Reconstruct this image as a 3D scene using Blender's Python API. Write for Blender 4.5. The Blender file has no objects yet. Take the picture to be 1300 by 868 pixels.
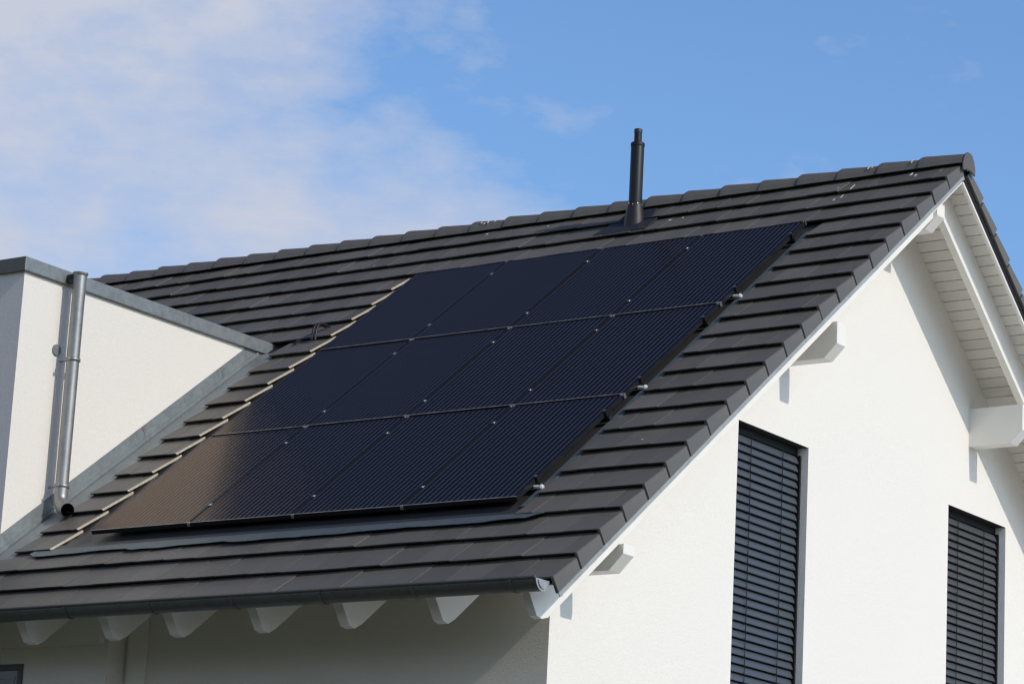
import bpy, bmesh, math, random
from mathutils import Vector, Matrix
random.seed(7)
scene = bpy.context.scene
COL = scene.collection
ZO = 5.6                                   # metres from the ground to the level of the lowest solar panel edge
PITCH = math.radians(37.657); CT, ST, TT = math.cos(PITCH), math.sin(PITCH), math.tan(PITCH)
YR, ZS = 5.05, 3.70                        # ridge line (depth) and soffit underside at the ridge
COURSE, TC = 0.33838, -1.2192              # tile course length, front of the lowest course
XV, XW, XRF = 0.988, 0.25, 0.737           # outer face of the verge tiles, gable wall, outer face of the verge rafters
YF = 0.137                                 # front wall

# ------------------------------------------------------------------ materials
def mat(name, base=(.5,.5,.5), rough=.6, metal=0.0, spec=.5):
    m = bpy.data.materials.new(name); m.use_nodes = True
    b = m.node_tree.nodes['Principled BSDF']
    b.inputs['Base Color'].default_value = (*base, 1); b.inputs['Roughness'].default_value = rough
    b.inputs['Metallic'].default_value = metal; b.inputs['Specular IOR Level'].default_value = spec
    return m
class NT:
    def __init__(s, m): s.m = m; s.t = m.node_tree; s.n = s.t.nodes; s.b = s.n['Principled BSDF'] if 'Principled BSDF' in s.n else None
    def new(s, t, **k):
        n = s.n.new(t)
        for a, v in k.items(): setattr(n, a, v)
        return n
    def link(s, a, b): s.t.links.new(a, b)
    def coord(s, scale=(1,1,1), rot=(0,0,0)):
        c = s.new('ShaderNodeTexCoord'); mp = s.new('ShaderNodeMapping')
        mp.inputs['Scale'].default_value = scale; mp.inputs['Rotation'].default_value = rot
        s.link(c.outputs['Object'], mp.inputs['Vector']); return mp.outputs['Vector']
    def noise(s, vec, scale, detail=4, rough=.55):
        n = s.new('ShaderNodeTexNoise'); n.inputs['Scale'].default_value = scale
        n.inputs['Detail'].default_value = detail; n.inputs['Roughness'].default_value = rough
        s.link(vec, n.inputs['Vector']); return n.outputs['Fac']
    def ramp(s, fac, stops):
        r = s.new('ShaderNodeValToRGB'); e = r.color_ramp.elements
        while len(e) < len(stops): e.new(.5)
        for x, (p, c) in zip(e, stops):
            x.position = p; x.color = (*c, 1) if len(c) == 3 else c
        s.link(fac, r.inputs['Fac']); return r.outputs['Color']
    def math(s, op, a, b=None):
        n = s.new('ShaderNodeMath', operation=op)
        for i, v in enumerate((a, b)):
            if v is None: continue
            if isinstance(v, (int, float)): n.inputs[i].default_value = v
            else: s.link(v, n.inputs[i])
        return n.outputs[0]
    def mix(s, fac, a, b, blend='MIX'):
        n = s.new('ShaderNodeMix', data_type='RGBA', blend_type=blend)
        for sock, v in ((n.inputs[0], fac), (n.inputs[6], a), (n.inputs[7], b)):
            if isinstance(v, (int, float)): sock.default_value = v
            elif isinstance(v, tuple): sock.default_value = (*v, 1)
            else: s.link(v, sock)
        return n.outputs[2]
    def bump(s, h, strength=.5, dist=.01):
        n = s.new('ShaderNodeBump'); n.inputs['Strength'].default_value = strength; n.inputs['Distance'].default_value = dist
        s.link(h, n.inputs['Height']); s.link(n.outputs['Normal'], s.b.inputs['Normal'])

def stucco(name, base, amp=.0042):
    m = mat(name, base, .9, 0, .2); k = NT(m); v = k.coord()
    big = k.noise(v, 1.1, 5); fine = k.noise(v, 95, 3, .65); mid = k.noise(v, 30, 4)
    c = k.mix(k.math('MULTIPLY', big, .35), tuple(base), tuple(x*.93 for x in base))
    k.link(k.mix(k.math('MULTIPLY', fine, .18), c, tuple(x*.86 for x in base)), k.b.inputs['Base Color'])
    h = k.math('ADD', k.math('MULTIPLY', fine, 1.0), k.math('MULTIPLY', mid, .6))
    k.bump(h, .8, amp); return m
M = {}
M['stucco'] = stucco('wall_stucco', (.80,.775,.72))
M['stucco_dormer'] = stucco('dormer_stucco', (.80,.765,.70))
M['reveal'] = stucco('reveal_stucco', (.88,.87,.85), .006)

def tile_mat(name, base, rough=.50):
    m = mat(name, base, rough, 0, .45); k = NT(m); v = k.coord()
    a = k.new('ShaderNodeAttribute'); a.attribute_name = 'rnd'
    big = k.noise(v, 1.3, 5); fine = k.noise(v, 160, 3, .7); mid = k.noise(k.coord((1, .35, .35)), 14, 5, .6)
    val = k.math('ADD', k.math('MULTIPLY', a.outputs['Fac'], .42), k.math('ADD', k.math('MULTIPLY', big, .38), k.math('MULTIPLY', mid, .38)))
    c = k.ramp(val, [(.25, tuple(x*.72 for x in base)), (.6, tuple(base)), (.95, tuple(x*1.35 for x in base))])
    warm = k.mix(k.math('MULTIPLY', k.ramp(k.noise(v, 2.3, 4), [(.45,(0,0,0)),(.75,(1,1,1))]), .3), c, (base[0]*1.25, base[1]*1.1, base[2]*.85))
    k.link(k.mix(k.math('MULTIPLY', fine, .35), warm, tuple(x*.6 for x in base)), k.b.inputs['Base Color'])
    k.link(k.math('ADD', rough-.12, k.math('MULTIPLY', mid, .25)), k.b.inputs['Roughness'])
    k.bump(k.math('ADD', fine, k.math('MULTIPLY', mid, .8)), .35, .002); return m
M['tile'] = tile_mat('roof_tile', (.130,.122,.110))
M['tilecut'] = mat('cut_tile_edge', (.62,.56,.43), .9)
k = NT(M['tilecut']); k.link(k.ramp(k.noise(k.coord(), 60, 4), [(.3,(.45,.39,.29)),(.7,(.68,.62,.5))]), k.b.inputs['Base Color'])
M['under'] = mat('roof_underlay', (.012,.012,.012), .9)
M['tray'] = mat('dark_metal_tray', (.055,.055,.058), .42, .2)
def zinc(name, base, rough=.38, metal=.75, streak=(1,1,1)):
    m = mat(name, base, rough, metal); k = NT(m)
    n1 = k.noise(k.coord(streak), 22, 5, .65); n2 = k.noise(k.coord(), 5, 4)
    f = k.math('ADD', k.math('MULTIPLY', n1, .6), k.math('MULTIPLY', n2, .4))
    k.link(k.ramp(f, [(.36, tuple(x*.8 for x in base)), (.5, tuple(base)), (.66, tuple(min(1, x*1.16) for x in base))]), k.b.inputs['Base Color'])
    k.link(k.math('ADD', rough-.12, k.math('MULTIPLY', n1, .28)), k.b.inputs['Roughness']); k.bump(n2, .15, .004); return m
M['zinc'] = zinc('weathered_zinc', (.25,.275,.28), .48, .45)
M['galv'] = zinc('galvanised_steel', (.32,.32,.305), .42, .7, (1,1,.35))
M['apron'] = zinc('lead_apron', (.115,.145,.152), .45, .3)
M['strip'] = zinc('verge_metal', (.36,.37,.355), .5, .25)
M['gutter'] = zinc('dark_gutter', (.105,.105,.090), .42, .25)
M['gutter_cap'] = zinc('bright_zinc', (.42,.42,.41), .42, .6)
M['flue'] = mat('black_enamel', (.010,.011,.014), .48, 0, .35)
M['rubber'] = mat('black_rubber', (.012,.012,.013), .5)
M['lead'] = zinc('dark_lead', (.030,.033,.040), .45, .2)
M['wood'] = mat('white_painted_wood', (.80,.78,.73), .55)
k = NT(M['wood']); n_ = k.noise(k.coord((1,1,1)), 3.5, 5)
k.link(k.ramp(n_, [(.3,(.78,.76,.70)),(.7,(.83,.81,.76))]), k.b.inputs['Base Color']); k.bump(k.noise(k.coord((3,40,40)), 3, 4), .15, .003)
M['plank'] = mat('white_soffit_plank', (.74,.715,.65), .6)
k = NT(M['plank']); a_ = k.new('ShaderNodeAttribute'); a_.attribute_name = 'rnd'
k.link(k.ramp(a_.outputs['Fac'], [(0,(.69,.665,.60)),(1,(.78,.755,.69))]), k.b.inputs['Base Color']); k.bump(k.noise(k.coord((4,60,60)), 3, 4), .2, .002)
M['groove'] = mat('plank_groove', (.10,.09,.08), .9)
M['slat'] = mat('blind_slat', (.088,.102,.118), .42, .35)
M['slat_dark'] = mat('blind_slat_grey', (.088,.093,.095), .42, .35)
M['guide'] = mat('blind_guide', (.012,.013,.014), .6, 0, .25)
M['glass'] = mat('window_glass', (.02,.025,.03), .05, 0, .6)
M['winframe'] = mat('window_frame_anthracite', (.05,.058,.062), .4)
M['alu'] = mat('bright_aluminium', (.62,.61,.58), .3, .9)
M['steel'] = mat('polished_steel', (.85,.84,.82), .45, .3)
M['black_alu'] = mat('black_anodised', (.020,.020,.021), .30, .3)
M['lit_lip'] = mat('lit_frame_lip', (.2,.2,.19), .5, .2)  # edge highlight painted into the lower frame lip, mottled like dust
k = NT(M['lit_lip']); k.link(k.ramp(k.noise(k.coord((1,1,1)), 7, 6, .7), [(.35,(.10,.10,.10)),(.65,(.34,.33,.31))]), k.b.inputs['Base Color'])
M['droppings'] = mat('bird_droppings', (.66,.65,.6), .9)

def panel_mat():
    m = bpy.data.materials.new('solar_cells'); m.use_nodes = True; k = NT(m)
    tc = k.new('ShaderNodeTexCoord'); sp = k.new('ShaderNodeSeparateXYZ'); k.link(tc.outputs['Object'], sp.inputs[0])
    # busbars along the slope, four to a cell; faint cell gaps
    def lines(sock, period, width, soft):
        f = k.math('FRACT', k.math('DIVIDE', sock, period)); d = k.math('ABSOLUTE', k.math('SUBTRACT', f, .5))
        r = k.new('ShaderNodeMapRange'); r.interpolation_type = 'SMOOTHSTEP'
        r.inputs[1].default_value = width; r.inputs[2].default_value = width+soft; r.inputs[3].default_value = 1; r.inputs[4].default_value = 0
        k.link(d, r.inputs[0]); return r.outputs[0]
    bus = lines(sp.outputs['X'], .049, .15, .12)
    cell = lines(sp.outputs['Y'], .1645, .008, .012)
    obi = k.new('ShaderNodeObjectInfo')
    base = k.mix(k.math('MULTIPLY', obi.outputs['Random'], .6), (.002,.0025,.008), (.0025,.003,.010))
    n = k.noise(tc.outputs['Object'], 3, 3)
    base = k.mix(k.math('MULTIPLY', n, .4), base, (.002,.003,.009))
    c = k.mix(k.math('MULTIPLY', bus, .9), base, (.046,.048,.066))
    c = k.mix(k.math('MULTIPLY', cell, .6), c, (.004,.004,.006))
    k.link(c, k.b.inputs['Base Color']); k.b.inputs['Roughness'].default_value = .6; k.b.inputs['Specular IOR Level'].default_value = 0
    gl = k.new('ShaderNodeBsdfGlossy'); gl.inputs['Roughness'].default_value = .17
    k.link(k.mix(bus, (.80,.63,.47), (1.0,.80,.63)), gl.inputs['Color'])   # warm tint of the anti-reflex coating
    bp = k.new('ShaderNodeBump'); bp.inputs['Strength'].default_value = .5; bp.inputs['Distance'].default_value = .004; k.link(bus, bp.inputs['Height'])   # busbars stand slightly proud
    k.link(bp.outputs[0], gl.inputs['Normal']); k.link(bp.outputs[0], k.b.inputs['Normal'])
    fr = k.new('ShaderNodeFresnel'); fr.inputs['IOR'].default_value = 1.5
    mx = k.new('ShaderNodeMixShader'); k.link(fr.outputs[0], mx.inputs[0]); k.link(k.b.outputs[0], mx.inputs[1]); k.link(gl.outputs[0], mx.inputs[2])
    k.link(mx.outputs[0], k.n['Material Output'].inputs['Surface']); return m
M['cells'] = panel_mat()

# ------------------------------------------------------------------ mesh helpers
def F(s, t, n): return Vector((s, t*CT - n*ST, t*ST + n*CT))           # a point on the front slope: along ridge, up slope, off the slope
def R_(s, t, n):
    v = F(s, t, n); return Vector((v.x, 2*YR - v.y, v.z))              # the same on the rear slope
class MB:
    def __init__(s): s.v = []; s.f = []; s.mi = []; s.r = []; s.sm = []
    def add(s, verts, faces, mi=0, r=None, smooth=False):
        o = len(s.v); s.v += [Vector(p) for p in verts]; r = random.random() if r is None else r
        for i, f in enumerate(faces):
            s.f.append([o+j for j in f]); s.mi.append(mi[i] if isinstance(mi, (list, tuple)) else mi); s.r.append(r); s.sm.append(smooth)
    def hexa(s, p, mi=0, r=None):           # p: bottom 4 (ring), top 4 (ring)
        s.add(p, [(0,3,2,1),(4,5,6,7),(0,1,5,4),(1,2,6,5),(2,3,7,6),(3,0,4,7)], mi, r)
    def box(s, a, b, mi=0, fn=None, r=None):
        (x0,y0,z0),(x1,y1,z1) = a, b; fn = fn or (lambda *q: Vector(q))
        s.hexa([fn(x0,y0,z0),fn(x1,y0,z0),fn(x1,y1,z0),fn(x0,y1,z0),fn(x0,y0,z1),fn(x1,y0,z1),fn(x1,y1,z1),fn(x0,y1,z1)], mi, r)
    def prism(s, a, b, mi=0, r=None, cap=(None,None)):  # a, b: matching rings
        n = len(a); fs = [tuple(range(n))[::-1], tuple(range(n, 2*n))] + [(i,(i+1)%n,n+(i+1)%n,n+i) for i in range(n)]
        m = [mi if cap[0] is None else cap[0], mi if cap[1] is None else cap[1]] + [mi]*n
        s.add(list(a)+list(b), fs, m, r)
    def tube(s, pts, rad, seg=16, mi=0, caps=True, smooth=True):
        pts = [Vector(p) for p in pts]; rad = rad if isinstance(rad, (list,tuple)) else [rad]*len(pts)
        d0 = (pts[1]-pts[0]).normalized(); u = d0.orthogonal().normalized(); rings = []
        for i, p in enumerate(pts):
            d = (pts[min(i+1,len(pts)-1)] - pts[max(i-1,0)]).normalized() if i not in (0,len(pts)-1) else (pts[1]-pts[0] if i == 0 else pts[-1]-pts[-2]).normalized()
            u = (u - d*u.dot(d)).normalized(); w = d.cross(u)
            rings.append([p + (u*math.cos(2*math.pi*j/seg) + w*math.sin(2*math.pi*j/seg))*rad[i] for j in range(seg)])
        vs = [q for r in rings for q in r]; fs = []
        for i in range(len(rings)-1):
            for j in range(seg): fs.append((i*seg+j, i*seg+(j+1)%seg, (i+1)*seg+(j+1)%seg, (i+1)*seg+j))
        s.add(vs, fs, mi, None, smooth)
        if caps:
            s.add(rings[0], [tuple(range(seg))[::-1]], mi); s.add(rings[-1], [tuple(range(seg))], mi)
    def build(s, name, mats, parent=None, origin=None, bevel=0, shift=True):
        me = bpy.data.meshes.new(name); off = Vector((0,0,ZO)) if shift else Vector((0,0,0))
        o3 = (Vector(origin) + off) if origin is not None else (parent.matrix_world.translation.copy() if parent else Vector((0,0,0)))
        me.from_pydata([v + off - o3 for v in s.v], [], s.f)
        mats = mats if isinstance(mats, (list,tuple)) else [mats]
        for m in mats: me.materials.append(m)
        me.polygons.foreach_set('material_index', s.mi); me.polygons.foreach_set('use_smooth', s.sm)
        at = me.attributes.new('rnd', 'FLOAT', 'FACE'); at.data.foreach_set('value', s.r)
        bm = bmesh.new(); bm.from_mesh(me); bmesh.ops.recalc_face_normals(bm, faces=bm.faces); bm.to_mesh(me); bm.free()
        ob = bpy.data.objects.new(name, me); COL.objects.link(ob)
        link(ob, parent, o3)
        if bevel:
            b = ob.modifiers.new('bevel', 'BEVEL'); b.width = bevel; b.segments = 2; b.limit_method = 'ANGLE'; b.angle_limit = math.radians(40)
        return ob
WORLD = {}
def link(ob, parent, w):
    WORLD[ob.name] = Vector(w)
    ob.parent = parent
    ob.location = Vector(w) - (WORLD[parent.name] if parent else Vector((0,0,0)))
    ob.matrix_world = Matrix.Translation(w)
def tag(o, label=None, cat=None, group=None, kind=None):
    for a, v in (('label',label),('category',cat),('group',group),('kind',kind)):
        if v: o[a] = v
    return o
def empty(name, loc):
    o = bpy.data.objects.new(name, None); COL.objects.link(o); o.empty_display_size = .2
    link(o, None, Vector(loc)); return o
def copy(o, parent, w):
    c = o.copy(); COL.objects.link(c); link(c, parent, w); return c

# ------------------------------------------------------------------ ground
g = MB(); S = 2500
g.add([(-S,-S,-ZO),(S,-S,-ZO),(S,S,-ZO),(-S,S,-ZO)], [(0,1,2,3)])
mg = mat('paved_ground', (.32,.30,.27), .9); k = NT(mg)
k.link(k.ramp(k.noise(k.coord(), .12, 6), [(.35,(.045,.052,.024)),(.65,(.065,.062,.035))]), k.b.inputs['Base Color'])
tag(g.build('ground', mg), kind='structure')
g = MB(); g.add([(.6,.5,-ZO+.004),(34,.5,-ZO+.004),(34,60,-ZO+.004),(.6,60,-ZO+.004)], [(0,1,2,3)])  # unseen pale ground sheet added to bounce sunlight onto the gable
my = mat('bounce_sheet_pale', (.5,.48,.44), .9); k = NT(my)
k.link(k.ramp(k.noise(k.coord(), .8, 6), [(.35,(.76,.735,.68)),(.65,(.68,.65,.59))]), k.b.inputs['Base Color'])
tag(g.build('bounce_sheet', my), kind='structure')

# unseen green rise added behind the viewer to cut sky light under the eave
g = MB(); NX, NY = 60, 14; hv = []
for j in range(NY+1):
    for i in range(NX+1):
        x = -260 + 520*i/NX; y = -38 - 90*j/NY; q = min(1, j/4)
        hv.append((x, y, -ZO + (q*q*(3-2*q))*(9 + 2.5*math.sin(x*.021) + 2*math.sin(x*.06+j)) + (random.uniform(-.8,.8) if j > 1 else -.05)))
g.add(hv, [(j*(NX+1)+i, j*(NX+1)+i+1, (j+1)*(NX+1)+i+1, (j+1)*(NX+1)+i) for j in range(NY) for i in range(NX)], smooth=True)
mh = mat('shade_hill_green', (.045,.055,.028), .95); k = NT(mh)
k.link(k.ramp(k.noise(k.coord(), .35, 6), [(.35,(.03,.04,.018)),(.65,(.06,.07,.035))]), k.b.inputs['Base Color'])
tag(g.build('shade_hill', mh), kind='structure')

# ------------------------------------------------------------------ house
house = empty('house', (-4.5, YR, 0))
tag(house, 'white rendered house with dark grey tiled gable roof, flat dormer and closed window blinds', 'house')
XL = -13.0
def soff(y): return ZS - TT*abs(y - YR)          # underside of the roof deck
# --- walls: gable wall with two window openings
W1, W2, HEAD, SILL, DEPTH = (2.638,3.764), (6.30,7.46), 1.078, -1.30, .22
w = MB(); YB = 2*YR - YF
cuts = [YF, W1[0], W1[1], YR, W2[0], W2[1], YB]
def wallpoly(y0, y1, z0, z1a, z1b): w.add([(XW,y0,z0),(XW,y1,z0),(XW,y1,z1b),(XW,y0,z1a)], [(0,1,2,3)], r=.5)
for a, b in zip(cuts, cuts[1:]):
    if (a, b) in (W1, W2):
        wallpoly(a, b, HEAD, soff(a)+.02, soff(b)+.02); wallpoly(a, b, -ZO, SILL, SILL)
        xi = XW - DEPTH
        w.add([(XW,a,SILL),(xi,a,SILL),(xi,a,HEAD),(XW,a,HEAD)], [(0,1,2,3)], 1)
        w.add([(XW,b,SILL),(xi,b,SILL),(xi,b,HEAD),(XW,b,HEAD)], [(0,1,2,3)], 1)
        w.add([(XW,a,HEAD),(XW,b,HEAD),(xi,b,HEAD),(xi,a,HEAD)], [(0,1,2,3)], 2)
        w.add([(XW,a,SILL),(XW,b,SILL),(xi,b,SILL),(xi,a,SILL)], [(0,1,2,3)], 1)
        w.add([(xi,a,SILL),(xi,b,SILL),(xi,b,HEAD),(xi,a,HEAD)], [(0,1,2,3)], 1)
    else: wallpoly(a, b, -ZO, soff(a)+.02, soff(b)+.02)
w.add([(XL,YF,-ZO),(XW,YF,-ZO),(XW,YF,soff(YF)+.02),(XL,YF,soff(YF)+.02)], [(0,1,2,3)])
w.add([(XL,YB,-ZO),(XW,YB,-ZO),(XW,YB,soff(YB)+.02),(XL,YB,soff(YB)+.02)], [(0,1,2,3)])
w.add([(XL,YF,-ZO),(XL,YB,-ZO),(XL,YB,soff(YB)),(XL,YR,ZS),(XL,YF,soff(YF))], [(0,1,2,3,4)])
wall = w.build('wall', [M['stucco'], M['reveal'], M['guide']], house)
# wing: slightly projecting bay under the eave, with the dormer above it
YD = -.075
w = MB(); w.box((XL,YD,-ZO), (-3.70,YF-.002,soff(YD)-.01)); w.build('bay_wall', M['stucco'], house)
w = MB(); w.box((-3.655,YF-.03,-ZO), (-3.475,YF-.001,-.45)); w.build('wall_light_strip', M['wood'], house, bevel=.004)  # pale board standing in for a patch of light on the shaded wall
w = MB(); w.box((-4.85,YD-.06,-.93), (-3.74,YD-.002,-.62)); w.build('eave_board', M['wood'], house)

# --- windows
def window(a, b, slatmat, ncord):
    win = MB()
    x = XW - .20
    win.box((x-.02,a+.002,SILL+.002), (x+.04,a+.07,HEAD-.003)); win.box((x-.02,b-.07,SILL+.002), (x+.04,b-.002,HEAD-.003))
    win.box((x-.02,a+.072,HEAD-.08), (x+.04,b-.072,HEAD-.003)); win.box((x-.02,a+.072,SILL+.002), (x+.04,b-.072,SILL+.07))
    wo = win.build('window', M['winframe'], house, origin=(XW-.2, (a+b)/2, SILL))
    p = MB(); p.box((x,a+.072,SILL+.072), (x+.02,b-.072,HEAD-.082)); p.build('pane', M['glass'], wo)
    hb = MB(); hb.box((XW-.145,a+.003,HEAD-.060), (XW-.10,b-.003,HEAD-.004)); hb.build('blind_box', M['guide'], wo)
    for s0, s1 in ((a+.003,a+.022), (b-.026,b-.003)):
        gr = MB(); gr.box((XW-.125,s0,SILL+.002), (XW-.062,s1,HEAD-.064)); gr.build('guide_rail', M['guide'], wo)
    sl = MB(); pitch = .0672; z = HEAD - .095
    prof = [(-.036,.026),(-.024,.037),(-.008,.030),(.010,.014),(.024,-.006),(.034,-.026),(.040,-.040),(.034,-.042)]   # curved slat, outer lip low
    while z > SILL + .05:
        j = random.uniform(-.0018,.0018); ring = []
        for (dx, dz) in prof: ring.append((XW-.100+dx*.72, dz*.92+z+j))
        top = ring; bot = [(q[0]-.0012, q[1]-.0035) for q in ring][::-1]
        poly = top + bot
        sl.prism([(q[0], a+.026, q[1]) for q in poly], [(q[0], b-.032, q[1]+random.uniform(-.001,.001)) for q in poly])
        z -= pitch
    sl.build('blind', slatmat, wo)
    for fr in (.285, .735):
        cd = MB(); y = a + (b-a)*fr; cd.box((XW-.068,y-.003,SILL+.03), (XW-.064,y+.003,HEAD-.064)); cd.build('ladder_cord', M['guide'], wo)
    si = MB(); si.box((XW-.14,a+.002,SILL-.002), (XW+.05,b-.002,SILL+.02)); si.build('sill', M['zinc'], wo)
    return wo
window(*W1, M['slat'], 2)
window(*W2, M['slat_dark'], 2)
# small dark window in the bay
wb = MB(); x0, x1, zt = -5.6, -4.572, -1.055
for a, b in (((x0,YD-.012,zt-.05),(x1,YD-.001,zt)), ((x1-.05,YD-.012,zt-1.3),(x1,YD-.001,zt-.052)), ((x0,YD-.012,zt-1.3),(x0+.05,YD-.001,zt-.052)), ((x0+.052,YD-.012,zt-1.3),(x1-.052,YD-.001,zt-1.25))): wb.box(a, b)
bo = wb.build('window', M['winframe'], house, origin=(x1, YD, zt-1.3))
q = MB(); q.box((x0+.052,YD-.006,zt-1.248), (x1-.052,YD-.002,zt-.052)); q.build('pane', M['glass'], bo)
q = MB()
for a, b in (((x0+.06,YD-.010,zt-.115),(x1-.075,YD-.007,zt-.095)), ((x1-.10,YD-.010,zt-1.2),(x1-.085,YD-.007,zt-.117))): q.box(a, b)
q.build('sash', M['zinc'], bo)

# --- roof deck (planked soffit) both slopes
TTOP = (YR/CT)
def deck(fn, xa=XL):
    # solid deck edge, planks on the underside, trims
    NB, NTp = -.157, -.118
    tt0 = -1.135; pw = .112
    apex_t = lambda n: (YR + n*ST)/CT
    m = MB()
    # core above the planks (hidden but for its grooves)
    m.hexa([fn(xa,tt0,NB+.010),fn(.95,tt0,NB+.010),fn(.95,apex_t(NB+.010),NB+.010),fn(xa,apex_t(NB+.010),NB+.010),
            fn(xa,tt0,NTp),fn(.95,tt0,NTp),fn(.95,apex_t(NTp),NTp),fn(xa,apex_t(NTp),NTp)], 1)
    t = tt0
    while t < apex_t(NB) - .005:
        t1 = min(t+pw-.007, apex_t(NB)-.001)
        m.box((-5.2,t,NB), (.930,t1,NB+.0095), 0, fn); t += pw
    return m
roof = None
d = deck(F); soffit = d.build('soffit', [M['plank'], M['groove']], house)
d = deck(R_); d.build('soffit', [M['plank'], M['groove']], house)
for fn in (F, R_):
    m = MB(); m.box((.932,-1.15,-.236), (.960,TTOP-.14,-.120), 0, fn); m.build('verge_board', M['wood'], house)
    m = MB(); m.box((.962,-1.19,-.222 if fn is F else -.213), (.968 if fn is F else .965,TTOP-.14,-.10), 0, fn); m.build('verge_flashing', M['strip'] if fn is F else M['guide'], house)  # rear strip coloured black to stand for the shaded gap under the verge

# --- tiles
UND = -.109
def cutline(t): return -4.342 + .0215*(t)         # raw edge where tiles were cut along the left of the panels
def tile_ring(s, t0, a, tb):
    a_end = a - .036*(tb-t0)/COURSE
    return [(s,t0+.014,a-.020),(s,t0,a-.002),(s,t0+.002,a),(s,tb,a_end),(s,tb,a_end-.021)]
def add_tile(m, fn, s0, s1, t0, ln=.40, cut=False, tilt=None):
    a = -.05 + random.uniform(-.003,.003); dt = random.uniform(-.004,.004)
    e = .0012 + random.uniform(-.0016,.0016)
    A = tile_ring(s0+.0012, t0+dt, a-e, t0+ln); B = tile_ring(s1-.0012, t0+dt, a+e, t0+ln)
    if cut:                                        # slanted cut on the right side
        B = [(cutline(q[1]), q[1], q[2]) for q in B]
    m.prism([fn(*q) for q in A], [fn(*q) for q in B], 0, None, (None, 1 if cut else None))
NC = 22
def build_slope(fn, front):
    m = MB()
    for kk in range(NC):
        t0 = TC + kk*COURSE; off = 0 if kk % 2 == 0 else .15
        vw = .30 if kk % 2 == 0 else .15           # the verge tile's own width
        s1 = XV - vw - .0
        ln = .40 if kk < NC-1 else .33
        while s1 > (XL if not front else XL+.2):
            s0 = s1 - .30
            if not front:
                if s1 > -3: add_tile(m, fn, s0, s1, t0, ln)
            else:
                inpan = 3 <= kk <= 18; lo, hi = s0, s1
                cutflag = False; skip = False
                if inpan:
                    cl = cutline(t0)
                    if s0 >= .08-.001: pass
                    elif s1 > .088+.03: lo = .088
                    elif s0 >= cl-.06: skip = True
                    elif s1 > cl-.06: hi = cl; cutflag = True
                dl = -4.735 + .0                    # beside the dormer's flashing
                if kk >= 3 and t0 < 3.70:
                    if s1 <= dl+.02: skip = True
                    elif s0 < dl: lo = dl
                if not skip: add_tile(m, fn, lo, hi, t0, ln, cutflag)
            s1 = s0
    # underlay below the tiles
    ta, tb_ = TC+.03, YR/CT-.09
    if front:
        m.box((XL,ta,UND-.008), (.94,tb_,UND-.001), 2, fn, .5)
    else: m.box((XL,ta,UND-.008), (.94,tb_,UND-.001), 2, fn, .5); m.box((XL,ta,-.10), (-3.0,tb_,-.06), 0, fn, .5)
    return m.build('roof', [M['tile'], M['tilecut'], M['under']], house)
roof_f = build_slope(F, True); roof_r = build_slope(R_, False)

# verge tiles: slab with a hanging flap, one object each, every second one narrower
def verge_mesh(fn, vw, ln, name, parent, t0):
    m = MB(); a = -.05
    A = tile_ring(XV-vw+.0018, t0, a, t0+ln); B = tile_ring(XV-.0225, t0, a, t0+ln)
    e = -.036/COURSE
    m.prism([fn(*q) for q in A], [fn(*q) for q in B], 0, .5)
    top = lambda t: a + e*(t-t0)
    bot = -.178 if fn is F else -.158
    ring = [(t0,bot),(t0,a-.004),(t0+.004,a),(t0+COURSE-.019,top(t0+COURSE-.019)),(t0+COURSE-.019,bot)]
    m.prism([fn(XV-.0225,*q) for q in ring], [fn(XV-.004,*q) for q in ring], 0, .5)
    c_ = lambda t, n: (t, n)
    ring2 = [(t0+.003,bot+.003),(t0+.003,a-.006),(t0+.006,a-.004),(t0+COURSE-.022,top(t0+COURSE-.022)-.004),(t0+COURSE-.022,bot+.003)]
    m.prism([fn(XV-.004,*q) for q in ring2], [fn(XV,*q) for q in ring2], 0, .5)
    return m.build(name, M['tile'], parent, origin=fn(XV, t0, a), bevel=0)
for fn, par in ((F, roof_f), (R_, roof_r)):
    protos = {}
    for kk in range(NC):
        t0 = TC + kk*COURSE; vw = .30 if kk % 2 == 0 else .15; key = (vw, kk == NC-1)
        if key not in protos: protos[key] = verge_mesh(fn, vw, .40 if kk < NC-1 else .33, 'verge_tile', par, t0)
        else: copy(protos[key], par, fn(XV, t0, -.05) + Vector((random.uniform(-.002,.002), random.uniform(-.0015,.0015), ZO)))

# ridge tiles: tapered caps, the wide end to the left
def cap_ring(x, grow):
    pts = []
    hw, zb, zt = .122+grow, 3.742-grow*.3, 3.860+grow
    for q in [(-1,0),(-.80,.42),(-.52,.80),(-.22,.97),(.22,.97),(.52,.80),(.80,.42),(1,0)]:
        pts.append(Vector((x, YR + q[0]*hw, zb + q[1]*(zt-zb))))
    inn = [Vector((x, YR + (p.y-YR)*.88, zb + (p.z-zb)*.86 - .0)) for p in pts][::-1]
    return pts + inn
def ridge_mesh(x1):
    m = MB(); x0 = x1 - .43
    rings = [cap_ring(x0, .002), cap_ring(x0+.022, .0135), cap_ring(x0+.07, .0115), cap_ring(x0+.11, .008), cap_ring(x1, -.012)]
    n = len(rings[0])
    vs = [p for r in rings for p in r]; fs = []
    for i in range(len(rings)-1):
        for j in range(n): fs.append((i*n+j, i*n+(j+1)%n, (i+1)*n+(j+1)%n, (i+1)*n+j))
    fs.append(tuple(range(n))[::-1]); fs.append(tuple(range((len(rings)-1)*n, len(rings)*n)))
    m.add(vs, fs, 0, random.random())
    return m.build('ridge_tile', M['tile'], roof_f, origin=(x1, YR, 3.742))
x = 1.005; pr_ = ridge_mesh(x); x -= .395
while x > XL + .3:
    copy(pr_, roof_f, Vector((x, YR, 3.742+ZO)) + Vector((0, random.uniform(-.004,.004), random.uniform(-.003,.003)))); x -= .395
m = MB()                                            # end cap of the ridge
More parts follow.
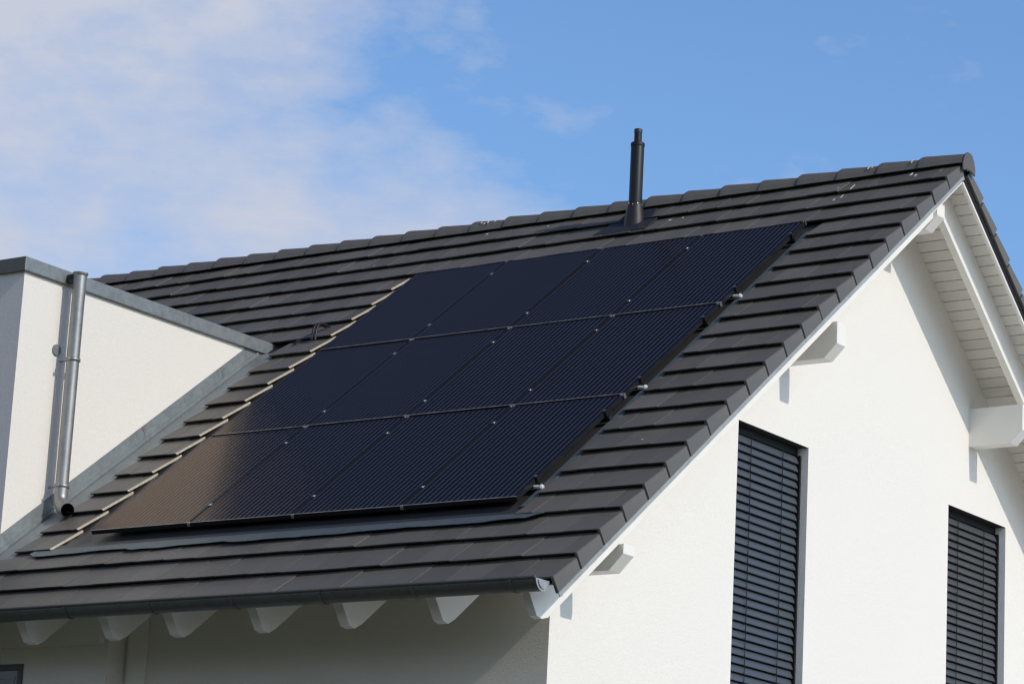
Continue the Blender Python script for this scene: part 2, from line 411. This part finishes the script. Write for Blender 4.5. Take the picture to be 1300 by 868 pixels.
def disc(x, gr):
    out = []
    for q in [(-1,-.55),(-1.02,.05),(-.82,.52),(-.5,.88),(-.2,1.0),(.2,1.0),(.5,.88),(.82,.52),(1.02,.05),(1,-.55),(.35,-.35),(-.35,-.35)]:
        out.append(Vector((x, YR+q[0]*(.113+gr), 3.738 + q[1]*(.119+gr))))
    return out
m.prism(disc(1.006,0), disc(1.026,0)); m.build('ridge_end_cap', M['tile'], roof_f, bevel=.012)

# --- metal tray and apron round the panels (in-roof flashing)
m = MB()
m.box((-4.42,-.205,-.118), (.088,5.23,-.108), 0, F, .5)
m.box((-4.40,-.215,-.107), (.20,-.10,-.076), 0, F, .5); m.box((-4.40,-.0995,-.1075), (.06,.05,-.097), 0, F, .5)
m.build('panel_tray', M['tray'], roof_f)
m = MB(); m.box((.022,-.02,-.090), (.0865,5.02,-.080), 0, F, .5); m.build('side_gutter', M['apron'], roof_f)
# lead apron dressed over the course below: three lapped lengths with uneven lower edges
for sa, sb, dn, tl0, tl1 in ((-4.50,-3.36,.000,-.318,-.292),(-3.44,-2.38,.004,-.330,-.300),(-2.46,.345,.008,-.336,-.300)):
    m = MB(); cnt = int((sb-sa)/.055); prev = None
    for i in range(cnt+1):
        u = i/cnt; q = sa + (sb-sa)*u
        tl = tl0 + (tl1-tl0)*u + .004*math.sin(q*6.1) + .003*math.sin(q*14.7) + random.uniform(-.003,.003)
        if q > .24: tl += (q-.24)*.55
        if q < -4.42: tl += (-4.42-q)*.5
        lift = -.006 + dn + .0025*math.sin(q*5+.5) + random.uniform(0,.0025) + (.006 if i == 0 else 0)
        ring = [F(q,-.19,-.060+dn*.5), F(q,tl,-.046+lift), F(q,tl,-.0495+lift), F(q,-.19,-.070+dn*.5)]
        if prev: m.prism(prev, ring, 0, .5)
        prev = ring
    m.build('apron_flashing', M['apron'], roof_f)

# --- rafters
def rafter(xo, wd, front, verge=False):
    dep = .310 if (verge and not front) else (.338 if verge else .318); y0 = .55 if not verge else YR+.0
    zt = lambda y: ZS - TT*(YR-y) - .001
    poly = [(-.845,zt(-.845)),(-.735,-1.004),(-.672,-1.018),(-.60,zt(-.60)-dep),(y0,zt(y0)-dep),(y0,zt(y0))]
    if not front: poly = [(2*YR-y, z) for y, z in poly]
    m = MB(); m.prism([(xo-wd,y,z) for y, z in poly], [(xo,y,z) for y, z in poly])
    return m.build('rafter', M['wood'], house, origin=(xo, poly[0][0], poly[0][1]), bevel=.0025)
rafter(XRF, .064, True, True); rafter(XRF, .064, False, True)
for xr in (-.035,-.84,-1.615,-2.41,-3.04,-3.87,-4.66): rafter(xr, .085, True)
# --- purlins: square ends with the lower corner cut off
def purlin(yc, zb, zt, wd=.142, x1=.775, x0=XW-.3):
    m = MB(); prof = [(x0,zb),(x1-.115,zb),(x1,zb+.115),(x1,zt),(x0,zt)]
    m.prism([(x,yc-wd/2,z) for x, z in prof], [(x,yc+wd/2,z) for x, z in prof])
    return m.build('purlin', M['wood'], house, origin=(XW, yc, zb), bevel=.003)
def under(y): return soff(y) - (.336 if y < YR else .308)
purlin(5.02, 3.195, 3.425)
purlin(3.312, 1.672, under(3.241)-.002); purlin(6.752, 1.675, under(6.823)-.002)
purlin(.31, -.535, under(.239)-.002); purlin(2*YR-.31, -.535, under(.239)-.002)
# --- gutter
gm = MB(); GC = (-1.005,-.815); GR = .078; N = 14
def garc(x, r0=GR, r1=GR-.004, a0=math.pi, a1=2*math.pi):
    out = [Vector((x, GC[0]+r0*math.cos(a0+(a1-a0)*i/N), GC[1]+r0*math.sin(a0+(a1-a0)*i/N))) for i in range(N+1)]
    inn = [Vector((x, GC[0]+r1*math.cos(a0+(a1-a0)*i/N), GC[1]+r1*math.sin(a0+(a1-a0)*i/N))) for i in range(N+1)][::-1]
    return out + inn
gm.prism(garc(XL), garc(.952)); gm.tube([(XL,GC[0]-GR-.004,GC[1]+.004),(.952,GC[0]-GR-.004,GC[1]+.004)], .0105, 10)
gutter = gm.build('gutter', M['gutter'], house, origin=(.952, GC[0], GC[1]))
m = MB()
cap = [Vector((.953, GC[0]+(GR+.002)*math.cos(math.pi+math.pi*i/N), GC[1]+(GR+.002)*math.sin(math.pi+math.pi*i/N))) for i in range(N+1)]
m.prism(cap, [p+Vector((.004,0,0)) for p in cap])
c2 = [Vector((.958, GC[0]+(GR-.022)*math.cos(math.pi+math.pi*i/N), GC[1]-.012+(GR-.026)*math.sin(math.pi+math.pi*i/N))) for i in range(N+1)]
m.prism(c2, [p+Vector((.008,0,0)) for p in c2]); m.build('end_cap', M['gutter_cap'], gutter, bevel=.002)
def gbracket(x):
    m = MB(); m.prism(garc(x-.013, GR+.0065, GR+.001, math.pi*.98, math.pi*2), garc(x+.013, GR+.0065, GR+.001, math.pi*.98, math.pi*2)); return m.build('gutter_bracket', M['gutter'], gutter, origin=(x, GC[0], GC[1]))
gb = gbracket(.748)
for xb in (-.06,-.858,-1.647,-2.42,-3.24,-4.03,-4.82): copy(gb, gutter, Vector((xb, GC[0], GC[1]+ZO)))
m = MB(); m.box((XL,-1.20,-.098), (.93,-1.12,-.09), 0, F); m.build('eave_flashing', M['gutter'], gutter)

# --- dormer
XD = -4.96; ZD0, ZD1 = 2.185, 2.300
dy_end = 3.16
m = MB()
m.box((-10.5,YD,-.40), (XD,3.3,ZD0+.01)); dormer = m.build('dormer', M['stucco_dormer'], house, origin=(XD, YD, 0))
m = MB()
e = .035
m.prism([(XD-.25,YD-e,ZD0),(XD+e,YD-e,ZD0),(XD+e,YD-e,ZD1),(XD-.25,YD-e,ZD1-.005)], [(XD-.25,dy_end+.12,ZD0),(XD+e,dy_end-.03,ZD0),(XD+e,dy_end+.05,ZD1),(XD-.25,dy_end+.2,ZD1-.005)])
m.build('coping', M['zinc'], dormer, bevel=.004)
m = MB(); m.box((-10.5,YD-e,ZD0), (XD-.252,YD+.22,ZD1)); m.build('coping', M['gutter'], dormer, bevel=.004)
m = MB(); m.box((XD-.25,YD-e-.004,ZD0-.002), (XD+e-.002,YD-e-.001,ZD1-.002)); m.build('coping_front', M['gutter'], dormer)
m = MB(); m.box((-10.5,YD+.2,ZD0-.1), (XD-.22,3.3,ZD1-.03)); m.build('flat_roof', M['zinc'], dormer)
# flashing along the cheek: upstand, fold and channel
m = MB()
m.box((XD+.001,-.45,-.10), (XD+.006,3.66,.047), 0, F, .5)
m.box((XD+.006,-.45,-.085), (XD+.022,3.64,-.050), 0, F, .3)
m.box((XD+.038,-.45,-.100), (-4.728,3.64,-.080), 0, F, .6)
m.build('cheek_flashing', M['zinc'], dormer)
for t in (.6,1.9,3.1):
    m = MB(); m.box((XD+.0062,t,-.07), (XD+.009,t+.035,.046), 0, F, .2); m.build('flashing_joint', M['galv'], dormer)

# --- downpipe on the cheek
PX, PY, PR = -4.815, .425, .054
m = MB(); m.tube([(PX,PY,2.262),(PX,PY,.44)], PR, 24, caps=False); m.tube([(PX,PY,2.262),(PX,PY,.46)], PR-.004, 24, caps=False)
dp = m.build('downpipe', M['galv'], house, origin=(PX, PY, .5))
m = MB(); m.tube([(PX,PY,2.250),(PX,PY,2.262),(PX,PY,2.276)], [PR+.001,PR+.010,PR+.011], 24, caps=False); m.tube([(PX,PY,2.276),(PX,PY,2.262)], [PR+.008,PR-.002], 24, caps=False)
m.build('pipe_rim', M['galv'], dp)
m = MB(); path = []
for i in range(9):
    a = math.radians(82)*i/8; path.append(Vector((PX + .165*(1-math.cos(a)), PY - .085*(1-math.cos(a)), .405 - .150*math.sin(a))))
path.append(path[-1] + (path[-1]-path[-2]).normalized()*.035)
path = [Vector((PX,PY,.49))] + path
m.tube(path, PR+.003, 24, caps=False); m.tube(path, PR-.003, 24, mi=1, caps=False); m.build('elbow', [M['galv'], M['rubber']], dp)
for z in (.475, 1.535):
    m = MB(); m.tube([(PX,PY,z-.014),(PX,PY,z-.013),(PX,PY,z+.013),(PX,PY,z+.014)], [PR+.002,PR+.009,PR+.009,PR+.002], 24)
    m.box((PX+.010,PY-PR-.028,z-.011), (PX+.022,PY-PR-.004,z+.011)); m.tube([(XD,PY,z),(PX-PR,PY,z)], .008, 8); m.build('pipe_clip', M['galv'], dp)
m = MB(); m.tube([(XD+.002,PY-.06,1.62),(XD+.016,PY-.06,1.62)], .046, 20); m.build('wall_rosette', M['zinc'], dp)
m = MB(); m.tube([(XD+.02,PY-.01,2.235),(PX,PY,2.225)], .042, 16); m.build('outlet_spout', M['rubber'], dp)

# --- flue pipe near the ridge
FX, FY = -2.118, 4.675
m = MB(); m.tube([(FX,FY,3.66),(FX,FY,4.245),(FX,FY,4.255)], [.061,.061,.057], 24); flue = m.build('flue_pipe', M['flue'], roof_f, origin=(FX, FY, 3.55))
m = MB(); m.tube([(FX,FY,4.235),(FX,FY,4.243),(FX,FY,4.265),(FX,FY,4.272)], [.062,.065,.065,.058], 24); m.build('collar', M['flue'], flue)
m = MB(); m.tube([(FX,FY,4.25),(FX,FY,4.37)], .0355, 20); m.build('inner_pipe', M['flue'], flue)
m = MB(); m.tube([(FX,FY,4.3605),(FX,FY,4.3705),(FX,FY,4.398),(FX,FY,4.402)], [.0355,.038,.038,.034], 20); m.build('cap', M['lead'], flue)
m = MB(); m.tube([(FX,FY,3.43),(FX,FY,3.57),(FX,FY,3.66),(FX,FY,3.70),(FX,FY,3.705)], [.102,.090,.073,.069,.062], 24); m.build('storm_collar', M['rubber'], flue)
for a in range(4):
    an = -1.9 + a*.6; m = MB(); m.tube([(FX+.064*math.cos(an),FY+.064*math.sin(an),3.685-.012*(a%2)),(FX+.077*math.cos(an),FY+.077*math.sin(an),3.685-.012*(a%2))], .006, 8)
    m.build('collar_screw', M['alu'], flue)
m = MB(); m.hexa([F(-2.42,5.585,-.062),F(-1.86,5.585,-.062),F(-1.90,6.02,-.085),F(-2.36,6.02,-.085),F(-2.42,5.585,-.046),F(-1.86,5.585,-.046),F(-1.90,6.02,-.068),F(-2.36,6.02,-.068)])
m.hexa([F(-2.30,5.90,-.062),F(-1.95,5.90,-.062),F(-1.97,6.06,-.05),F(-2.28,6.06,-.05),F(-2.30,5.90,-.046),F(-1.95,5.90,-.046),F(-1.97,6.06,-.030),F(-2.28,6.06,-.030)])
m.build('flue_flashing', M['lead'], flue, bevel=.003)

# --- two cable conduits leaving the roof beside the panels
for i, ds in enumerate((0,.036)):
    m = MB(); pts = []
    for a in range(11):
        u = a/10; tt = 3.80 + .29*u; n = -.06 + .088*math.sin(math.pi*min(1,u*1.02))
        pts.append(F(-4.435+ds-.03*u, tt, n))
    m.tube(pts, .0112, 10); m.build('cable_conduit', M['rubber'], roof_f)
m = MB(); m.box((-4.60,3.74,-.056), (-4.575,3.83,-.044), 0, F); m.build('roof_slot', M['rubber'], roof_f)
# droppings near the ridge
def splat(s, t, ls, lt, n=-.0525):
    r = [F(s+ls*math.cos(a)*random.uniform(.7,1), t+lt*math.sin(a)*random.uniform(.7,1), n-.036*((t-TC)%COURSE)/COURSE+.0035) for a in [i*math.pi/4 for i in range(8)]]
    m = MB(); m.prism(r, [p+Vector((0,-.001,.0015)) for p in r]); m.build('bird_dropping', M['droppings'], roof_f)
for s, t, a, b in ((.06,5.95,.008,.07),(.02,5.80,.008,.05),(-.02,5.72,.006,.03),(.55,6.12,.012,.05),(.62,6.05,.008,.05),(.83,6.10,.018,.012),(-.1,6.0,.012,.012),(.3,5.93,.007,.007),(-3.9,6.10,.012,.05),(-4.9,5.6,.007,.012),(-1.72,5.80,.02,.02),(-1.60,5.83,.012,.012),(.55,.93,.010,.006),(-3.2,6.1,.01,.01)): splat(s, t, a, b)
for x, f0, f1 in ((.10,.1,.9),(.135,.3,.8),(.52,.15,1.0),(-3.95,.2,.9),(-4.03,.4,.8),(-3.87,.3,.7),(-3.99,.1,.5)):
    p0 = Vector((0, YR-.0976, 3.7916)); p1 = Vector((0, YR-.0634, 3.8364)); nn = Vector((0,-.795,.607)); g_ = .0125
    a = p0.lerp(p1, f0) + nn*g_; b = p0.lerp(p1, f1) + nn*g_; wd = random.uniform(.006,.011)
    ring = [a+Vector((x-wd*.5,0,0)), a+Vector((x+wd*.3,0,0)), b+Vector((x+wd,0,0)), b+Vector((x-wd*.6,0,0))]
    m = MB(); m.prism(ring, [p+nn*.003 for p in ring]); m.build('bird_dropping', M['droppings'], roof_f)

# ------------------------------------------------------------------ solar panels and their rails
PW, PH, GAP, GAPY = 1.0, 1.672, .02, .033
frame_me = cell_me = None
rowname = ['bottom', 'middle', 'top']
colname = ['rightmost', 'second from the right', 'second from the left', 'leftmost']
special = {(0,3): 'black solar panel at the lower left corner, mirroring the white dormer brown',
           (0,2): 'dark solar panel in the bottom row, brown reflection only in its left corner',
           (0,1): 'dark blue bottom row solar panel next to the lower right corner panel',
           (0,0): 'dark blue solar panel at the lower right corner of the array, nearest the gutter end',
           (1,3): 'dark solar panel at the left end of the middle row, partly mirroring the dormer',
           (1,2): 'dark blue solar panel in the middle row, second from the dormer side',
           (1,1): 'dark blue solar panel in the middle row, second from the gable side',
           (1,0): 'dark blue solar panel at the gable end of the middle row',
           (2,3): 'dark blue solar panel at the upper left corner, beside the raw cut tile edges',
           (2,2): 'dark blue solar panel in the top row, second from the dormer side',
           (2,1): 'dark blue solar panel in the top row directly below the flue pipe',
           (2,0): 'dark blue solar panel at the upper right corner, nearest the gable apex'}
RX = Matrix.Rotation(PITCH, 4, 'X')
def local_part(name, mb, mats, parent, bevel=0):
    me = bpy.data.meshes.new(name); me.from_pydata(mb.v, [], mb.f)
    for q in (mats if isinstance(mats, list) else [mats]): me.materials.append(q)
    me.polygons.foreach_set('material_index', mb.mi)
    bm = bmesh.new(); bm.from_mesh(me); bmesh.ops.recalc_face_normals(bm, faces=bm.faces); bm.to_mesh(me); bm.free()
    o = bpy.data.objects.new(name, me); COL.objects.link(o); o.parent = parent
    if bevel:
        b = o.modifiers.new('bevel', 'BEVEL'); b.width = bevel; b.segments = 2; b.limit_method = 'ANGLE'
    return o
def panel_parts(root):
    fr = MB(); L = .011; D = .035
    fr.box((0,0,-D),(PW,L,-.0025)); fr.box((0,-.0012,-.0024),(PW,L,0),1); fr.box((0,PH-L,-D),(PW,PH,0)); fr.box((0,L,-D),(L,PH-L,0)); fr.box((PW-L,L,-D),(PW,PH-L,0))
    fo = local_part('frame', fr, [M['black_alu'], M['lit_lip']], root)
    ce = MB(); ce.box((L,L,-.012),(PW-L,PH-L,-.002)); co = local_part('cell_glass', ce, M['cells'], root)
    return fo, co
proto = None
for row in range(3):
    for colm in range(4):
        s0 = -(colm+1)*PW - colm*GAP; t0 = row*(PH+GAPY)
        root = bpy.data.objects.new('solar_panel', None); COL.objects.link(root); root.empty_display_size = .2
        jit = random.uniform(-.0015,.0015)
        root.location = F(s0, t0, jit-.012) + Vector((0,0,ZO)); root.rotation_euler = (PITCH + random.uniform(-.0012,.0012), random.uniform(-.0012,.0012), 0)
        tag(root, special[(row,colm)], 'solar panel', 'solar panels on the roof')
        if proto is None: proto = panel_parts(root)
        else:
            for o in proto:
                c = o.copy(); COL.objects.link(c); c.parent = root
rail_t = [(.30,'lowest'),(1.385,'second lowest'),(1.97,'third from the bottom'),(3.10,'third from the top'),(3.69,'second highest'),(4.80,'topmost')]
rail_lab = ['mounting rail under the bottom panel row near its lower edge, shiny bracket at its end',
            'mounting rail under the bottom panel row near its upper edge',
            'mounting rail under the middle panel row near its lower edge, shiny bracket at its end',
            'mounting rail under the middle panel row near its upper edge',
            'mounting rail under the top panel row near its lower edge, shiny bracket at its end',
            'mounting rail under the top panel row near its upper edge, closest to the ridge']
for i, (t, _) in enumerate(rail_t):
    root = bpy.data.objects.new('mounting_rail', None); COL.objects.link(root); root.empty_display_size = .2
    root.location = F(0, t, -.049) + Vector((0,0,ZO)); root.rotation_euler = (PITCH,0,0)
    tag(root, rail_lab[i], 'mounting rail', 'rails carrying the solar panels')
    b = MB(); b.box((-4.10,-.02,-.040),(.028,.02,-.001)); local_part('rail', b, M['black_alu'], root, .003)
    b = MB(); b.box((.029,-.022,-.042),(.036,.022,.001)); local_part('end_cap', b, M['rubber'], root, .002)
    b = MB(); b.box((.002,-.017,.0),(.020,.017,.040)); b.box((-.008,-.017,.0385),(.020,.017,.043)); b.tube([(.010,0,.0435),(.010,0,.052)], .008, 8)
    local_part('end_clamp', b, [M['black_alu']], root, .001)
    b = MB(); b.box((-.006,-.014,.0525),(.014,.004,.055)); local_part('clamp_head', b, M['alu'], root, .0005)
    if i % 2 == 0:
        b = MB(); b.tube([(-.01,-.045,-.016),(.060,-.048,-.020)], .016, 12); b.tube([(.056,-.048,-.020),(.068,-.048,-.020)], [.023,.018], 12)
        local_part('hook_end', b, M['steel'], root)
    mb_ = MB(); mb_.box((-.014,-.016,.0375),(.014,.016,.041)); mb_.tube([(0,0,.041),(0,0,.046)], .007, 8)
    first = None
    for cc in range(1,4):
        if first is None: first = local_part('mid_clamp', mb_, M['alu'], root, .0008); first.location = (-cc*(PW+GAP)+GAP/2, 0, 0)
        else:
            c = first.copy(); COL.objects.link(c); c.parent = root; c.location = (-cc*(PW+GAP)+GAP/2, 0, 0)
# small silver connectors where four panels meet, and at the row ends
first = None; n_con = 0
conn_places = [(cc, r) for r in (1,2) for cc in range(0,4)] + [(cc, 0) for cc in range(1,4)] + [(cc, 3) for cc in range(0,4)]
crow = {0:'along the bottom edge of the array', 1:'in the lower gap between panel rows', 2:'in the upper gap between panel rows', 3:'along the top edge of the array'}
ccol = {0:'at the gable end', 1:'first seam from the gable side', 2:'at the middle seam', 3:'nearest the dormer'}
for cc, r in conn_places:
    sx = .0 if cc == 0 else -cc*(PW+GAP)+GAP/2; tx = -.003 if r == 0 else (3*PH+2*GAPY+.004 if r == 3 else r*(PH+GAPY)-GAPY/2)
    if first is None:
        b = MB(); b.box((-.022,-.016,-.03),(-.013,.016,.006)); b.box((.006,-.016,-.03),(.015,.016,.006)); b.box((-.0125,-.010,-.03),(.0055,.010,-.004))
        me_o = local_part('panel_connector', b, M['alu'], None, .0008); first = me_o; o = first
    else: o = first.copy(); COL.objects.link(o)
    o.location = F(sx, tx, -.012) + Vector((0,0,ZO)); o.rotation_euler = (PITCH,0,0)
    o.scale = (1,1,1) if r in (1,2) else (.7,.45,1)
    tag(o, 'tiny silver connector %s, %s' % (crow[r], ccol[cc]), 'connector', 'silver connectors between the panels')

# ------------------------------------------------------------------ camera
cam = bpy.data.cameras.new('camera'); co = bpy.data.objects.new('camera', cam); COL.objects.link(co)
Rm = ((0.8229968037399114, 0.5657816415613243, 0.050669469170921466), (-0.09475884897845432, 0.22469105292522085, -0.9698116782528627), (-0.5600866197064238, 0.7933505308547595, 0.23853283551390358))
Cp = Vector((11.863716081141416, -16.94664132828829, -3.966319363140399 + ZO))
right, down, fwd = (Vector(r) for r in Rm)
co.matrix_world = Matrix(((right.x,-down.x,-fwd.x,Cp.x),(right.y,-down.y,-fwd.y,Cp.y),(right.z,-down.z,-fwd.z,Cp.z),(0,0,0,1)))
cam.sensor_width = 36; cam.lens = 36*3763.72/1300; cam.clip_start = .5; cam.clip_end = 8000
scene.camera = co

# ------------------------------------------------------------------ light and sky
SUN_EL, SUN_AZ = math.radians(36.6), math.radians(-4.0)      # azimuth measured from +X
sd = Vector((math.cos(SUN_EL)*math.cos(SUN_AZ), math.cos(SUN_EL)*math.sin(SUN_AZ), math.sin(SUN_EL)))
sun = bpy.data.lights.new('sun', 'SUN'); sun.energy = 2.5; sun.angle = math.radians(.53); sun.color = (1.0,.90,.775)
so = bpy.data.objects.new('sun', sun); COL.objects.link(so); so.rotation_euler = (-sd).to_track_quat('-Z','Y').to_euler(); so.location = (30,-3,30)
world = bpy.data.worlds.new('World'); scene.world = world; world.use_nodes = True
t = world.node_tree; k = NT(world); bg = t.nodes['Background']
sky = k.new('ShaderNodeTexSky'); sky.sky_type = 'NISHITA'; sky.sun_disc = False; sky.sun_elevation = SUN_EL
sky.sun_rotation = math.radians(90) - SUN_AZ; sky.altitude = 200; sky.air_density = 1.0; sky.dust_density = 1.8; sky.ozone_density = 1.6
tc = k.new('ShaderNodeTexCoord'); mp = k.new('ShaderNodeMapping'); mp.vector_type = 'POINT'
k.link(tc.outputs['Generated'], mp.inputs['Vector'])
# clouds live on the sky itself: thin high cloud, denser towards one quarter of the horizon
gv = tc.outputs['Generated']
def stretch(sc):
    q = k.new('ShaderNodeMapping'); q.inputs['Scale'].default_value = sc; k.link(gv, q.inputs['Vector']); return q.outputs['Vector']
n1 = k.noise(stretch((1,1,1.9)), 6.5, 7, .58); n2 = k.noise(stretch((1,1,2.2)), 22, 6, .6)
vdot = k.new('ShaderNodeVectorMath', operation='DOT_PRODUCT'); k.link(gv, vdot.inputs[0])
cdir = Vector((fwd.x, fwd.y, 0)).normalized()
perp = Vector((-cdir.y, cdir.x, 0))
vdot.inputs[1].default_value = perp
sz0 = k.new('ShaderNodeSeparateXYZ'); k.link(gv, sz0.inputs[0])
bias = k.math('ADD', k.math('MULTIPLY', vdot.outputs['Value'], 1.65), k.math('MULTIPLY', k.math('SUBTRACT', .315, sz0.outputs['Z']), 3.2))
bias = k.math('MINIMUM', bias, .25)
dens = k.math('ADD', k.math('ADD', k.math('MULTIPLY', k.math('SUBTRACT', n1, .22), 1.15), k.math('MULTIPLY', k.math('SUBTRACT', n2, .1), .5)), bias)
cl = k.ramp(dens, [(.45,(0,0,0)),(.58,(.36,.36,.36)),(.84,(.97,.97,.97))])
mul = k.new('ShaderNodeMix', data_type='RGBA', blend_type='MULTIPLY'); mul.inputs[0].default_value = 1
k.link(sky.outputs[0], mul.inputs[6]); mul.inputs[7].default_value = (.80,1.03,1.25,1)
sz = k.new('ShaderNodeSeparateXYZ'); k.link(gv, sz.inputs[0])
hi = k.new('ShaderNodeMapRange'); hi.interpolation_type = 'SMOOTHSTEP'; hi.inputs[1].default_value = .36; hi.inputs[2].default_value = .52; hi.inputs[3].default_value = 1; hi.inputs[4].default_value = 0
k.link(sz.outputs['Z'], hi.inputs[0])
up = k.new('ShaderNodeMapRange'); up.interpolation_type = 'SMOOTHSTEP'; up.inputs[1].default_value = .40; up.inputs[2].default_value = .72; up.inputs[3].default_value = 0; up.inputs[4].default_value = 1
k.link(sz.outputs['Z'], up.inputs[0])
deep = k.mix(up.outputs[0], mul.outputs[2], k.mix(1.0, mul.outputs[2], (.28,.28,.36), 'MULTIPLY'))
mixc = k.mix(k.math('MULTIPLY', cl, hi.outputs[0]), deep, (3.85,4.08,4.8))
k.link(mixc, bg.inputs['Color']); bg.inputs['Strength'].default_value = .15
scene.view_settings.view_transform = 'Standard'; scene.view_settings.look = 'None'; scene.view_settings.exposure = 0; scene.view_settings.gamma = 1
scene.view_settings.use_curve_mapping = False
scene.render.engine = 'CYCLES'
scene.cycles.use_adaptive_sampling = False; scene.cycles.use_denoising = True; scene.cycles.denoising_input_passes = 'RGB_ALBEDO_NORMAL'; scene.cycles.denoising_prefilter = 'NONE'
scene.cycles.max_bounces = 8; scene.cycles.diffuse_bounces = 5; scene.cycles.glossy_bounces = 4
scene.cycles.sample_clamp_indirect = 8
scene.cycles.pixel_filter_type = 'BLACKMAN_HARRIS'; scene.cycles.filter_width = 1.3
scene.render.resolution_x = 1024; scene.render.resolution_y = 683
